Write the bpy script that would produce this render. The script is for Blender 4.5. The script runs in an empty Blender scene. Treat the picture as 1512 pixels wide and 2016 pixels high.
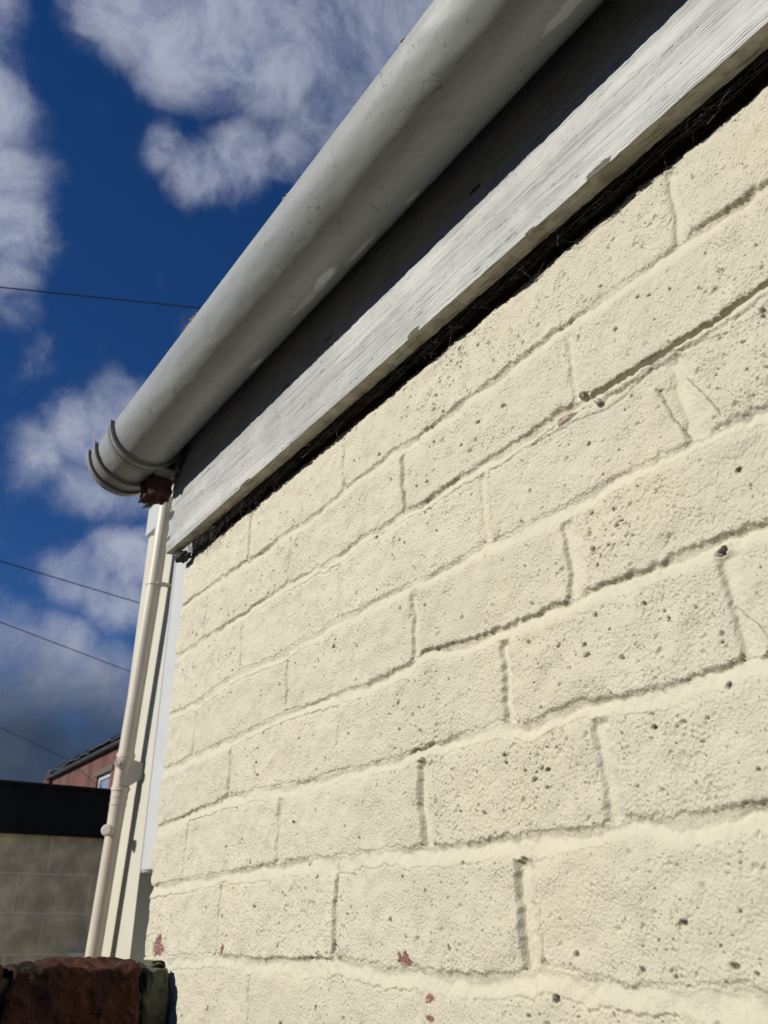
import bpy, math, random
import numpy as np
from mathutils import Vector, Matrix
PI = math.pi
scene = bpy.context.scene
COL = scene.collection
rnd = random.Random(7)
rng = np.random.default_rng(11)

# ------------------------------------------------------------------ camera
cam_d = bpy.data.cameras.new('camera')
cam = bpy.data.objects.new('camera', cam_d)
COL.objects.link(cam)
right = Vector((0.5729421, 0.81956837, -0.00671167))
down = Vector((-0.3742875, 0.25435334, -0.89174730))
fwd = Vector((-0.72914074, 0.51343166, 0.45248393))
CAM = Vector((1.06542671, -0.42195262, -0.50812822))
m = Matrix((( right.x, -down.x, -fwd.x, CAM.x),
            ( right.y, -down.y, -fwd.y, CAM.y),
            ( right.z, -down.z, -fwd.z, CAM.z),
            (0, 0, 0, 1)))
cam.matrix_world = m
cam_d.sensor_fit = 'VERTICAL'
cam_d.lens = 6.81
cam_d.sensor_height = 6.81 * 2016 / 1640.2
cam_d.sensor_width = cam_d.sensor_height * 0.75
cam_d.clip_start = 0.01
cam_d.clip_end = 2000
cam_d.dof.use_dof = True
cam_d.dof.focus_distance = 0.80
cam_d.dof.aperture_fstop = 3.6
scene.camera = cam

# ------------------------------------------------------------------ light
SUN_TO = Vector((-0.16, -1.0, 0.50)).normalized()
elev = math.asin(SUN_TO.z)
sun_d = bpy.data.lights.new('sun', 'SUN')
sun_d.energy = 4.6
sun_d.angle = math.radians(0.53)
sun_d.color = (1.0, 0.945, 0.845)
sun = bpy.data.objects.new('sun', sun_d)
sun.rotation_euler = SUN_TO.to_track_quat('Z', 'Y').to_euler()
sun.location = (-3, -6, 4)
COL.objects.link(sun)

scene.view_settings.view_transform = 'Standard'
scene.view_settings.look = 'None'
scene.view_settings.gamma = 1
scene.view_settings.use_curve_mapping = False
scene.view_settings.exposure = 0.17

world = bpy.data.worlds.new('World')
scene.world = world
world.use_nodes = True


class NT:
    """small helper for node graphs"""
    def __init__(s, tree):
        s.t = tree
        s.n = tree.nodes
        s.l = tree.links
    def node(s, typ, **kw):
        nd = s.n.new(typ)
        for k, v in kw.items():
            setattr(nd, k, v)
        return nd
    def put(s, nd, key, val):
        if isinstance(val, bpy.types.NodeSocket):
            s.l.new(val, nd.inputs[key])
        elif val is not None:
            nd.inputs[key].default_value = val
    def math(s, op, a, b=None, c=None, clamp=False):
        nd = s.node('ShaderNodeMath', operation=op, use_clamp=clamp)
        s.put(nd, 0, a)
        if b is not None: s.put(nd, 1, b)
        if c is not None: s.put(nd, 2, c)
        return nd.outputs[0]
    def vmath(s, op, a, b=None):
        nd = s.node('ShaderNodeVectorMath', operation=op)
        s.put(nd, 0, a)
        if b is not None: s.put(nd, 1, b)
        return nd.outputs['Value'] if op in ('DISTANCE', 'LENGTH', 'DOT_PRODUCT') else nd.outputs[0]
    def mix(s, f, a, b, mode='MIX'):
        nd = s.node('ShaderNodeMix', data_type='RGBA', blend_type=mode)
        s.put(nd, 0, f)
        s.put(nd, 6, a if not isinstance(a, tuple) else (*a, 1)[:4])
        s.put(nd, 7, b if not isinstance(b, tuple) else (*b, 1)[:4])
        return nd.outputs[2]
    def noise(s, vec, scale, detail=3, rough=0.5, dist=0.0):
        nd = s.node('ShaderNodeTexNoise')
        s.put(nd, 'Vector', vec)
        s.put(nd, 'Scale', scale); s.put(nd, 'Detail', detail)
        s.put(nd, 'Roughness', rough); s.put(nd, 'Distortion', dist)
        return nd
    def ramp(s, f, a, b, lo=0.0, hi=1.0, smooth=True):
        nd = s.node('ShaderNodeMapRange', interpolation_type='SMOOTHSTEP' if smooth else 'LINEAR')
        s.put(nd, 0, f); s.put(nd, 1, a); s.put(nd, 2, b); s.put(nd, 3, lo); s.put(nd, 4, hi)
        return nd.outputs[0]
    def scale(s, vec, sc, loc=(0, 0, 0), rot=(0, 0, 0)):
        nd = s.node('ShaderNodeMapping')
        s.put(nd, 'Vector', vec); s.put(nd, 'Scale', sc); s.put(nd, 'Location', loc); s.put(nd, 'Rotation', rot)
        return nd.outputs[0]


# sky: clear-air Nishita with broken cloud, all in sky directions
w = NT(world.node_tree)
w.n.clear()
SKY = 0.05
sky = w.node('ShaderNodeTexSky', sky_type='NISHITA', sun_disc=False,
             sun_elevation=elev, sun_rotation=math.atan2(SUN_TO.x, SUN_TO.y),
             air_density=1.0, dust_density=0.0, ozone_density=4.0, altitude=1500)
tc = w.node('ShaderNodeTexCoord').outputs['Generated']
wn = w.noise(tc, 5.5, 6, 0.6)
warp = w.vmath('SUBTRACT', wn.outputs['Color'], (0.5, 0.5, 0.5))
sc = w.node('ShaderNodeVectorMath', operation='SCALE')
w.l.new(warp, sc.inputs[0]); sc.inputs['Scale'].default_value = 0.085
dirw = w.vmath('ADD', tc, sc.outputs[0])
# (direction, radius, strength)
BLOBS = [
 ((-0.560, 0.085, 0.822), .075, 1.0), ((-0.556, 0.140, 0.818), .085, 1.0), ((-0.535, 0.180, 0.827), .09, 1.0),
 ((-0.521, 0.219, 0.825), .10, .9), ((-0.484, 0.258, 0.836), .10, .8), ((-0.455, 0.302, 0.838), .12, .8),
 ((-0.529, 0.273, 0.803), .07, .65), ((-0.500, 0.316, 0.800), .08, .7), ((-0.40, 0.33, 0.85), .16, .8),
 ((-0.642, 0.160, 0.747), .035, .7), ((-0.645, 0.201, 0.737), .045, .85), ((-0.618, 0.237, 0.750), .055, .85),
 ((-0.585, 0.275, 0.765), .05, .65), ((-0.544, 0.308, 0.781), .05, .5),
 ((-0.613, -0.035, 0.782), .06, 1.0), ((-0.684, -0.005, 0.729), .06, 1.0), ((-0.724, 0.030, 0.688), .06, 1.0),
 ((-0.742, 0.055, 0.667), .055, 1.0), ((-0.775, 0.050, 0.628), .05, .7), ((-0.68, -0.10, 0.72), .15, 1.0),
 ((-0.862, 0.160, 0.478), .055, .9), ((-0.841, 0.196, 0.504), .06, 1.0), ((-0.865, 0.204, 0.459), .05, .9),
 ((-0.815, 0.225, 0.530), .055, .9), ((-0.850, 0.235, 0.474), .06, .9),
 ((-0.905, 0.215, 0.364), .05, .9), ((-0.888, 0.252, 0.385), .055, 1.0), ((-0.906, 0.252, 0.341), .05, .8),
 ((-0.945, 0.165, 0.285), .06, 1.0), ((-0.934, 0.203, 0.290), .05, 1.0), ((-0.950, 0.195, 0.240), .08, 1.0),
 ((-0.935, 0.255, 0.240), .07, 1.0), ((-0.936, 0.274, 0.200), .08, 1.0), ((-0.965, 0.205, 0.165), .10, 1.2),
 ((-0.956, 0.256, 0.138), .10, 1.2), ((-0.972, 0.192, 0.100), .12, 1.2), ((-0.93, 0.36, 0.12), .12, 1.2),
 ((-0.820, 0.119, 0.561), .035, .35), ((-0.741, 0.257, 0.621), .03, .3), ((-0.80, 0.06, 0.60), .05, .4),
]
acc = None
for c, r, s in BLOBS:
    d = w.vmath('DISTANCE', dirw, c)
    v = w.ramp(d, r * 1.25, r * 0.25, 0.0, s)
    acc = v if acc is None else w.math('MAXIMUM', acc, v)
# broken cloud over the rest of the sky, fading out inside the hand-placed part
fc = w.vmath('DOT_PRODUCT', tc, (-0.80, 0.18, 0.57))
outside = w.ramp(fc, 0.90, 0.72, 0, 1)
gn = w.noise(tc, 2.6, 5, 0.6)
gen = w.math('MULTIPLY', w.ramp(gn.outputs['Fac'], 0.54, 0.72, 0, .6), outside)
acc = w.math('MAXIMUM', acc, gen)
fn = w.noise(dirw, 12, 9, 0.66, 0.35)
fn2 = w.noise(dirw, 55, 5, 0.6)
edge = w.math('ADD', acc, w.math('MULTIPLY', w.math('SUBTRACT', fn.outputs['Fac'], 0.5), 1.1))
edge = w.math('ADD', edge, w.math('MULTIPLY', w.math('SUBTRACT', fn2.outputs['Fac'], 0.5), 0.14))
alpha = w.ramp(edge, 0.08, 1.30, 0, 0.93)
sep = w.node('ShaderNodeSeparateXYZ'); w.l.new(tc, sep.inputs[0])
K = 1.0 / SKY
low = w.ramp(sep.outputs[2], 0.325, 0.19, 0, 1)      # the low bank of cloud is a dark rain cloud
bright = w.mix(w.ramp(fn.outputs['Fac'], 0.32, 0.64), (0.22*K, 0.255*K, 0.38*K), (0.37*K, 0.40*K, 0.49*K))
dark = w.mix(w.ramp(fn.outputs['Fac'], 0.3, 0.7), (0.024*K, 0.034*K, 0.052*K), (0.050*K, 0.064*K, 0.090*K))
ccol = w.mix(low, bright, dark)
gam = w.node('ShaderNodeHueSaturation'); gam.inputs['Saturation'].default_value = 1.24; gam.inputs['Hue'].default_value = .512; gam.inputs['Value'].default_value = 1.35
w.l.new(sky.outputs[0], gam.inputs['Color'])
final = w.mix(alpha, gam.outputs[0], ccol)
bg = w.node('ShaderNodeBackground'); bg.inputs['Strength'].default_value = SKY
w.l.new(final, bg.inputs['Color'])
wo = w.node('ShaderNodeOutputWorld'); w.l.new(bg.outputs[0], wo.inputs[0])

# ------------------------------------------------------------------ helpers
def tag(o, label=None, cat=None, group=None, kind=None):
    if label: o['label'] = label
    if cat: o['category'] = cat
    if group: o['group'] = group
    if kind: o['kind'] = kind
    return o

def thing(name, label, cat, loc=(0, 0, 0), group=None):
    o = bpy.data.objects.new(name, None)
    o.empty_display_size = 0.05
    COL.objects.link(o); o.location = loc
    return tag(o, label, cat, group)

def mesh_obj(name, verts, faces, mat, parent=None, smooth=False, smooth_angle=None):
    """verts are world coordinates"""
    me = bpy.data.meshes.new(name)
    off = Vector(parent_world(parent)) if parent else Vector((0, 0, 0))
    me.from_pydata([tuple(Vector(v) - off) for v in verts], [], faces)
    me.update()
    o = bpy.data.objects.new(name, me)
    COL.objects.link(o)
    if parent: o.parent = parent
    if mat: me.materials.append(mat)
    if smooth:
        for p in me.polygons: p.use_smooth = True
    if smooth_angle is not None:
        for p in me.polygons: p.use_smooth = True
        me.set_sharp_from_angle(angle=math.radians(smooth_angle))
    return o

def parent_world(p):
    v = Vector((0, 0, 0))
    while p is not None:
        v = v + p.location
        p = p.parent
    return v

class MB:
    def __init__(s): s.v = []; s.f = []
    def add(s, v, f):
        b = len(s.v); s.v += [tuple(q) for q in v]; s.f += [tuple(i + b for i in q) for q in f]
    def box(s, x0, x1, y0, y1, z0, z1, ch=0.0):
        if ch <= 0:
            v = [(x, y, z) for x in (x0, x1) for y in (y0, y1) for z in (z0, z1)]
            f = [(0, 1, 3, 2), (4, 6, 7, 5), (0, 4, 5, 1), (2, 3, 7, 6), (0, 2, 6, 4), (1, 5, 7, 3)]
            s.add(v, f); return
        # chamfered box: 24 verts
        V = []; idx = {}
        for sx in (0, 1):
            for sy in (0, 1):
                for sz in (0, 1):
                    X = (x0, x1)[sx]; Y = (y0, y1)[sy]; Z = (z0, z1)[sz]
                    dx = ch if sx == 0 else -ch; dy = ch if sy == 0 else -ch; dz = ch if sz == 0 else -ch
                    idx[sx, sy, sz] = len(V)
                    V += [(X, Y + dy, Z + dz), (X + dx, Y, Z + dz), (X + dx, Y + dy, Z)]
        F = []
        def q(a, k): return idx[a] + k
        F.append([q((0,0,0),0), q((0,0,1),0), q((0,1,1),0), q((0,1,0),0)])
        F.append([q((1,0,0),0), q((1,1,0),0), q((1,1,1),0), q((1,0,1),0)])
        F.append([q((0,0,0),1), q((1,0,0),1), q((1,0,1),1), q((0,0,1),1)])
        F.append([q((0,1,0),1), q((0,1,1),1), q((1,1,1),1), q((1,1,0),1)])
        F.append([q((0,0,0),2), q((0,1,0),2), q((1,1,0),2), q((1,0,0),2)])
        F.append([q((0,0,1),2), q((1,0,1),2), q((1,1,1),2), q((0,1,1),2)])
        for a in (0, 1):
            for b in (0, 1):
                F.append([q((a,b,0),0), q((a,b,0),1), q((a,b,1),1), q((a,b,1),0)])
                F.append([q((a,0,b),0), q((a,0,b),2), q((a,1,b),2), q((a,1,b),0)])
                F.append([q((0,a,b),1), q((0,a,b),2), q((1,a,b),2), q((1,a,b),1)])
                for c in (0, 1):
                    F.append([q((a,b,c),0), q((a,b,c),1), q((a,b,c),2)])
        s.add(V, F)
    def tube(s, pts, r, n=12, caps=True):
        pts = [Vector(p) for p in pts]
        rs = r if isinstance(r, (list, tuple)) else [r] * len(pts)
        V = []; F = []
        up = None
        for i, p in enumerate(pts):
            t = (pts[min(i + 1, len(pts) - 1)] - pts[max(i - 1, 0)])
            if t.length < 1e-9: t = Vector((0, 0, 1))
            t.normalize()
            if up is None:
                up = Vector((0, 0, 1)) if abs(t.z) < .9 else Vector((1, 0, 0))
            a = t.cross(up).normalized(); b = t.cross(a).normalized(); up = -b if False else up
            for k in range(n):
                an = 2 * PI * k / n
                V.append(p + a * math.cos(an) * rs[i] + b * math.sin(an) * rs[i])
        for i in range(len(pts) - 1):
            for k in range(n):
                k2 = (k + 1) % n
                F.append((i*n+k, i*n+k2, (i+1)*n+k2, (i+1)*n+k))
        if caps:
            F.append(tuple(range(n))[::-1]); F.append(tuple((len(pts)-1)*n + k for k in range(n)))
        s.add(V, F)
    def build(s, name, mat, parent=None, angle=35):
        o = mesh_obj(name, s.v, s.f, mat, parent, smooth_angle=angle)
        fix_normals(o)
        return o

import bmesh
def fix_normals(o):
    bm = bmesh.new(); bm.from_mesh(o.data)
    bmesh.ops.recalc_face_normals(bm, faces=bm.faces)
    bm.to_mesh(o.data); bm.free()

def gnoise2(nx, nz, dx, dz, lo, hi, seed):
    """band-limited gaussian noise on a regular grid, unit std; feature sizes lo..hi (metres)"""
    g = np.random.default_rng(seed)
    a = np.fft.rfft2(g.standard_normal((nx, nz)))
    fx = np.fft.fftfreq(nx, dx)[:, None]; fz = np.fft.rfftfreq(nz, dz)[None, :]
    f = np.sqrt(fx * fx + fz * fz) + 1e-9
    wgt = np.exp(-(f * lo / 1.0) ** 2) * (1 - np.exp(-(f * hi) ** 2)) / np.sqrt(f + 1e-3)
    b = np.fft.irfft2(a * wgt, s=(nx, nz))
    return (b - b.mean()) / b.std()

def gnoise1(xs, scale, seed, octaves=3):
    g = np.random.default_rng(seed); out = np.zeros_like(xs, dtype=float); amp = 1.0
    for o in range(octaves):
        sc_ = scale / 2 ** o
        t = (xs + 50.0) / sc_
        i = np.floor(t).astype(int); fr = t - i; fr = fr * fr * (3 - 2 * fr)
        tab = g.standard_normal(8192)
        out += amp * (tab[i % 8192] * (1 - fr) + tab[(i + 1) % 8192] * fr); amp *= .55
    return out

# ------------------------------------------------------------------ materials
def new_mat(name):
    mt = bpy.data.materials.new(name); mt.use_nodes = True
    t = NT(mt.node_tree); t.n.clear()
    b = t.node('ShaderNodeBsdfPrincipled'); o = t.node('ShaderNodeOutputMaterial')
    t.l.new(b.outputs[0], o.inputs[0])
    return mt, t, b
def bump(t, b, h, strength, dist, base=None):
    nd = t.node('ShaderNodeBump'); t.put(nd, 'Height', h)
    nd.inputs['Strength'].default_value = strength; nd.inputs['Distance'].default_value = dist
    if base is not None: t.l.new(base, nd.inputs['Normal'])
    t.l.new(nd.outputs[0], b.inputs['Normal']); return nd.outputs[0]
def pos(t):
    return t.node('ShaderNodeNewGeometry').outputs['Position']
def simple(name, col, rough=.6, vary=.15, nscale=8.0, bstr=0.0, bscale=60.0, bdist=.002, spec=.5):
    mt, t, b = new_mat(name); p = pos(t)
    n = t.noise(p, nscale, 5, .6)
    c2 = tuple(max(0, c * (1 - vary)) for c in col)
    c3 = tuple(min(1, c * (1 + vary * .6)) for c in col)
    t.put(b, 'Base Color', t.mix(t.ramp(n.outputs['Fac'], .3, .7), c2, c3))
    b.inputs['Roughness'].default_value = rough
    b.inputs['Specular IOR Level'].default_value = spec
    if bstr > 0:
        n2 = t.noise(p, bscale, 5, .65); bump(t, b, n2.outputs['Fac'], bstr, bdist)
    return mt

# cream masonry paint; attribute 'surf': r = mortar, g = open hole, b = paint gone to red brick
def paint_mat():
    mt, t, b = new_mat('cream_masonry_paint'); p = pos(t)
    at = t.node('ShaderNodeAttribute', attribute_name='surf'); sp = t.node('ShaderNodeSeparateColor')
    t.l.new(at.outputs['Color'], sp.inputs[0])
    R, G, B = sp.outputs[0], sp.outputs[1], sp.outputs[2]
    n1 = t.noise(p, 9, 4, .6); n2 = t.noise(p, 45, 5, .65); n3 = t.noise(p, 420, 4, .7)
    brick = t.mix(t.ramp(n1.outputs['Fac'], .35, .65), (.545, .520, .415), (.585, .556, .44))
    brick = t.mix(t.math('MULTIPLY', t.ramp(n2.outputs['Fac'], .42, .72), .55), brick, (.56, .515, .435))
    mort = t.mix(t.ramp(n2.outputs['Fac'], .35, .7), (.515, .493, .388), (.49, .468, .368))
    oi = t.node('ShaderNodeObjectInfo').outputs['Random']
    brick = t.mix(t.math('MULTIPLY', oi, .30), brick, (.50, .475, .37))
    c = t.mix(R, brick, mort)
    st = t.noise(t.scale(p, (55, 55, 5)), 1.0, 4, .6)
    c = t.mix(t.ramp(st.outputs['Fac'], .50, .72, 0, .16), c, (.36, .33, .26))
    st2 = t.noise(p, 5.5, 3, .6)
    c = t.mix(t.ramp(st2.outputs['Fac'], .48, .66, 0, .30), c, (.575, .53, .395))
    # grey grime that has settled in the roughness
    grime = t.math('MULTIPLY', t.ramp(n3.outputs['Fac'], .60, .76), t.ramp(n2.outputs['Fac'], .40, .66, .10, .42))
    c = t.mix(t.math('MULTIPLY', grime, t.math('SUBTRACT', 1.0, t.math('MULTIPLY', R, .8))), c, (.36, .325, .255))
    hp = t.noise(p, 900, 2, .5)
    vor = t.node('ShaderNodeTexVoronoi', feature='F1'); t.put(vor, 'Vector', p); t.put(vor, 'Scale', 230.0); t.put(vor, 'Randomness', 1.0)
    vs = t.node('ShaderNodeSeparateColor'); t.l.new(vor.outputs['Color'], vs.inputs[0])
    sel = t.ramp(vs.outputs[0], .42, .44)
    rad = t.math('MULTIPLY', vs.outputs[1], .17)
    dot = t.math('MULTIPLY', t.math('LESS_THAN', vor.outputs['Distance'], rad), sel)
    dot = t.math('MULTIPLY', dot, t.math('SUBTRACT', 1.0, t.math('MULTIPLY', R, .85)))
    c = t.mix(t.math('MULTIPLY', dot, .62), c, (.15, .135, .11))
    c = t.mix(G, c, (.055, .045, .035))
    red = t.mix(t.ramp(n3.outputs['Fac'], .4, .6), (.17, .065, .055), (.27, .14, .12))
    c = t.mix(B, c, red)
    t.put(b, 'Base Color', c)
    b.inputs['Roughness'].default_value = .62
    b.inputs['Specular IOR Level'].default_value = .35
    f1 = t.noise(p, 700, 5, .68); f2 = t.noise(p, 1900, 2, .6)
    h = t.math('ADD', f1.outputs['Fac'], t.math('MULTIPLY', f2.outputs['Fac'], .3))
    v2 = t.node('ShaderNodeTexVoronoi', feature='SMOOTH_F1'); t.put(v2, 'Vector', p); t.put(v2, 'Scale', 560.0); v2.inputs['Smoothness'].default_value = .4
    h = t.math('ADD', h, t.math('MULTIPLY', v2.outputs['Distance'], .55))
    h = t.math('SUBTRACT', h, t.math('MULTIPLY', dot, .9))
    h = t.math('MULTIPLY', h, t.math('SUBTRACT', 1.0, t.math('MULTIPLY', R, .55)))
    bump(t, b, h, .85, .0013)
    return mt

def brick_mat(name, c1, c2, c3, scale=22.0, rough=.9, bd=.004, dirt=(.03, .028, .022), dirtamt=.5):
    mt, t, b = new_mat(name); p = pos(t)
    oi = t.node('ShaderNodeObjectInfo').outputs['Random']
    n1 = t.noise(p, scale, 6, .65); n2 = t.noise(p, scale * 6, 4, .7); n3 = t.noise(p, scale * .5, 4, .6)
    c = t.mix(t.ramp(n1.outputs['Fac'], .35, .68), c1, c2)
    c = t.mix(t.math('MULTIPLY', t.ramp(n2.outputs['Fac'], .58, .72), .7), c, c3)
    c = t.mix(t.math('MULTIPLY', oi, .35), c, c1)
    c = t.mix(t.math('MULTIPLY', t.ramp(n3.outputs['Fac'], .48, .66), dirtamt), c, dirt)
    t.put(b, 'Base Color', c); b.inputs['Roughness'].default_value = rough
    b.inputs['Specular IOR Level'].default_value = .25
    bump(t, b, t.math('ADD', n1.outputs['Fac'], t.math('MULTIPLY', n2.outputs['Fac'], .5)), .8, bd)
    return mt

def wood_mat():
    mt, t, b = new_mat('weathered_white_paint_on_timber'); p = pos(t)
    # grain runs along X; wander slightly
    wv = t.noise(t.scale(p, (3, 3, 3)), 1.0, 2, .5)
    sw = t.node('ShaderNodeVectorMath', operation='SCALE'); t.l.new(t.vmath('SUBTRACT', wv.outputs['Color'], (.5, .5, .5)), sw.inputs[0]); sw.inputs['Scale'].default_value = .012
    pw = t.vmath('ADD', p, sw.outputs[0])
    g1 = t.noise(t.scale(pw, (7, 330, 330)), 1.0, 3, .55)
    g2 = t.noise(t.scale(pw, (24, 700, 700), (3, 1, 2)), 1.0, 2, .5)
    g3 = t.noise(t.scale(pw, (2.0, 110, 110), (7, 3, 2)), 1.0, 2, .5)
    sx = t.node('ShaderNodeSeparateXYZ'); t.l.new(pw, sx.inputs[0])
    lowf = t.noise(t.scale(p, (1.2, 14, 14), (4, 4, 4)), 1.0, 2, .5)
    ph = t.math('ADD', t.math('MULTIPLY', sx.outputs[2], 2400.0), t.math('MULTIPLY', lowf.outputs['Fac'], 26.0))
    ridge = t.math('MULTIPLY_ADD', t.math('SINE', ph), .5, .5)
    ridge = t.math('MULTIPLY', ridge, t.ramp(t.noise(t.scale(p, (3, 60, 60), (9, 1, 4)), 1.0, 2, .5).outputs['Fac'], .35, .6, .25, 1.0))
    big = t.noise(p, 14, 4, .6); mid = t.noise(p, 60, 5, .7)
    c = t.mix(t.ramp(big.outputs['Fac'], .35, .65), (.385, .395, .385), (.475, .48, .465))
    # thin dark open checks where paint split along the grain
    c = t.mix(t.math('MULTIPLY', t.math('MULTIPLY', ridge, t.ramp(g2.outputs['Fac'], .40, .60)), .42), c, (.30, .31, .32))
    ck = t.math('MULTIPLY', t.ramp(g1.outputs['Fac'], .565, .625), t.ramp(g3.outputs['Fac'], .40, .60, .12, 1.0))
    c = t.mix(t.math('MULTIPLY', ck, .62), c, (.21, .22, .23))
    ck2 = t.math('MULTIPLY', t.ramp(g2.outputs['Fac'], .66, .70), t.ramp(mid.outputs['Fac'], .48, .60, .0, 1.0))
    c = t.mix(t.math('MULTIPLY', ck2, .9), c, (.035, .032, .03))
    # flaked patches
    fl = t.noise(t.scale(p, (34, 120, 120), (5, 1, 9)), 1.0, 5, .65)
    fk = t.ramp(fl.outputs['Fac'], .715, .735)
    c = t.mix(t.math('MULTIPLY', fk, .9), c, (.09, .075, .055))
    for (cx, cz, lx, lz) in FLAKES:
        v = t.vmath('MULTIPLY', t.vmath('SUBTRACT', p, (cx, -.03, cz)), (1 / lx, .01, 1 / lz))
        d = t.math('ADD', t.vmath('LENGTH', v), t.math('MULTIPLY', t.math('SUBTRACT', fl.outputs['Fac'], .5), 3.0))
        c = t.mix(t.math('MULTIPLY', t.ramp(d, 1.0, .85), .92), c, (.06, .05, .032))
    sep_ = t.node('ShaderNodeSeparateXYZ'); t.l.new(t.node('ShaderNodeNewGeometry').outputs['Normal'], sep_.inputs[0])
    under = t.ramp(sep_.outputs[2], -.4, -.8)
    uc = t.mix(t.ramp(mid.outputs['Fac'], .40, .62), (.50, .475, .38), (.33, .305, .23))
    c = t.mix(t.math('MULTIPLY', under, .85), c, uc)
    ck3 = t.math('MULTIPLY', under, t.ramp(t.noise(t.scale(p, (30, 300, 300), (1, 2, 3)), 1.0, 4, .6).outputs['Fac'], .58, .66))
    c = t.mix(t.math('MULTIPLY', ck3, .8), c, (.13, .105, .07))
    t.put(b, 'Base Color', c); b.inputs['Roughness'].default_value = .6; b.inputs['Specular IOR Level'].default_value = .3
    h = t.math('ADD', t.math('MULTIPLY', g1.outputs['Fac'], -1.0), t.math('MULTIPLY', g3.outputs['Fac'], -.6))
    h = t.math('SUBTRACT', h, t.math('MULTIPLY', ridge, .45))
    h = t.math('SUBTRACT', h, t.math('MULTIPLY', fk, .5))
    h = t.math('SUBTRACT', h, t.math('MULTIPLY', ck2, .6))
    h = t.math('ADD', h, t.math('MULTIPLY', mid.outputs['Fac'], .25))
    bump(t, b, h, 1.0, .0016)
    return mt

def gutter_mat():
    mt, t, b = new_mat('dusty_grey_plastic'); p = pos(t)
    n1 = t.noise(t.scale(p, (5, 30, 30)), 1.0, 5, .6); n2 = t.noise(p, 120, 5, .7); n3 = t.noise(p, 22, 5, .65, .6)
    c = t.mix(t.ramp(n1.outputs['Fac'], .3, .7), (.265, .28, .278), (.32, .335, .33))
    c = t.mix(t.math('MULTIPLY', t.ramp(n2.outputs['Fac'], .60, .68), .5), c, (.17, .16, .13))
    # dirt smudges
    c = t.mix(t.math('MULTIPLY', t.ramp(n3.outputs['Fac'], .58, .70), t.ramp(n2.outputs['Fac'], .48, .60, 0, .55)), c, (.10, .085, .055))
    # curly scratches: thin iso-lines of a noise, only in places
    s1 = t.noise(p, 26, 2, .5, 1.2)
    line = t.math('LESS_THAN', t.math('ABSOLUTE', t.math('SUBTRACT', s1.outputs['Fac'], .5)), .0035)
    m1 = t.noise(p, 17, 1, .5)
    line = t.math('MULTIPLY', line, t.ramp(m1.outputs['Fac'], .56, .60))
    c = t.mix(t.math('MULTIPLY', line, .65), c, (.06, .06, .055))
    # brushed-on splashes of white paint: world positions, streaked along the gutter
    st = t.noise(t.scale(p, (60, 900, 900), (2, 3, 1)), 1.0, 3, .6)
    acc_ = None
    for (cx, cy, cz, lx, ly, k) in SMEARS:
        v = t.vmath('SUBTRACT', p, (cx, cy, cz))
        v = t.vmath('MULTIPLY', v, (1 / lx, 1 / ly, 1 / ly))
        d = t.math('ADD', t.vmath('LENGTH', v), t.math('MULTIPLY', t.math('SUBTRACT', st.outputs['Fac'], .5), 2.2))
        q = t.ramp(d, 1.0, .72, 0, k)
        acc_ = q if acc_ is None else t.math('MAXIMUM', acc_, q)
    c = t.mix(acc_, c, (.70, .70, .67))
    t.put(b, 'Base Color', c)
    b.inputs['Roughness'].default_value = .40; b.inputs['Specular IOR Level'].default_value = .55
    bump(t, b, t.math('ADD', n1.outputs['Fac'], t.math('MULTIPLY', n2.outputs['Fac'], .15)), .25, .0012)
    return mt

SMEARS = [(.462, -.073, .130, .022, .008, .9), (.43, -.070, .131, .05, .006, .45), (.272, -.0586, .140, .014, .007, .9),
          (.515, -.062, .134, .03, .005, .5), (.823, -.076, .125, .03, .006, .5), (.60, -.058, .136, .012, .004, .6)]
FLAKES = [(.795, .0095, .013, .005), (.560, .0095, .009, .005), (-.060, .070, .010, .010), (-.058, .03, .006, .004), (.66, .110, .010, .003), (.40, .108, .012, .002), (.30, .100, .008, .002), (.97, .010, .008, .004), (.72, .009, .01, .002), (.20, .0085, .012, .002)]
M_PAINT = paint_mat()
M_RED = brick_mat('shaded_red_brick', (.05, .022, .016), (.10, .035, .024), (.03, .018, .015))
M_WOOD = wood_mat()
M_GUT = gutter_mat()

# ================================================================== ground and masonry behind
ground_mat = simple('yard_concrete', (.075, .073, .07), .9, .3, .8, .4, 12, .01)
gm = MB(); gm.box(-400, 400, -400, 400, -2.7, -2.4)
tag(gm.build('ground', ground_mat), kind='structure')
pm = MB(); pm.box(-4.19, -2.25, -5.5, .955, -2.45, -2.35)
tag(pm.build('bounce_strip', simple('pale_bounce_strip', (.62, .57, .45), .9, .15, 2)), kind='structure')  # unseen pale slab added to bounce sunlight onto the block outbuilding

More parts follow.
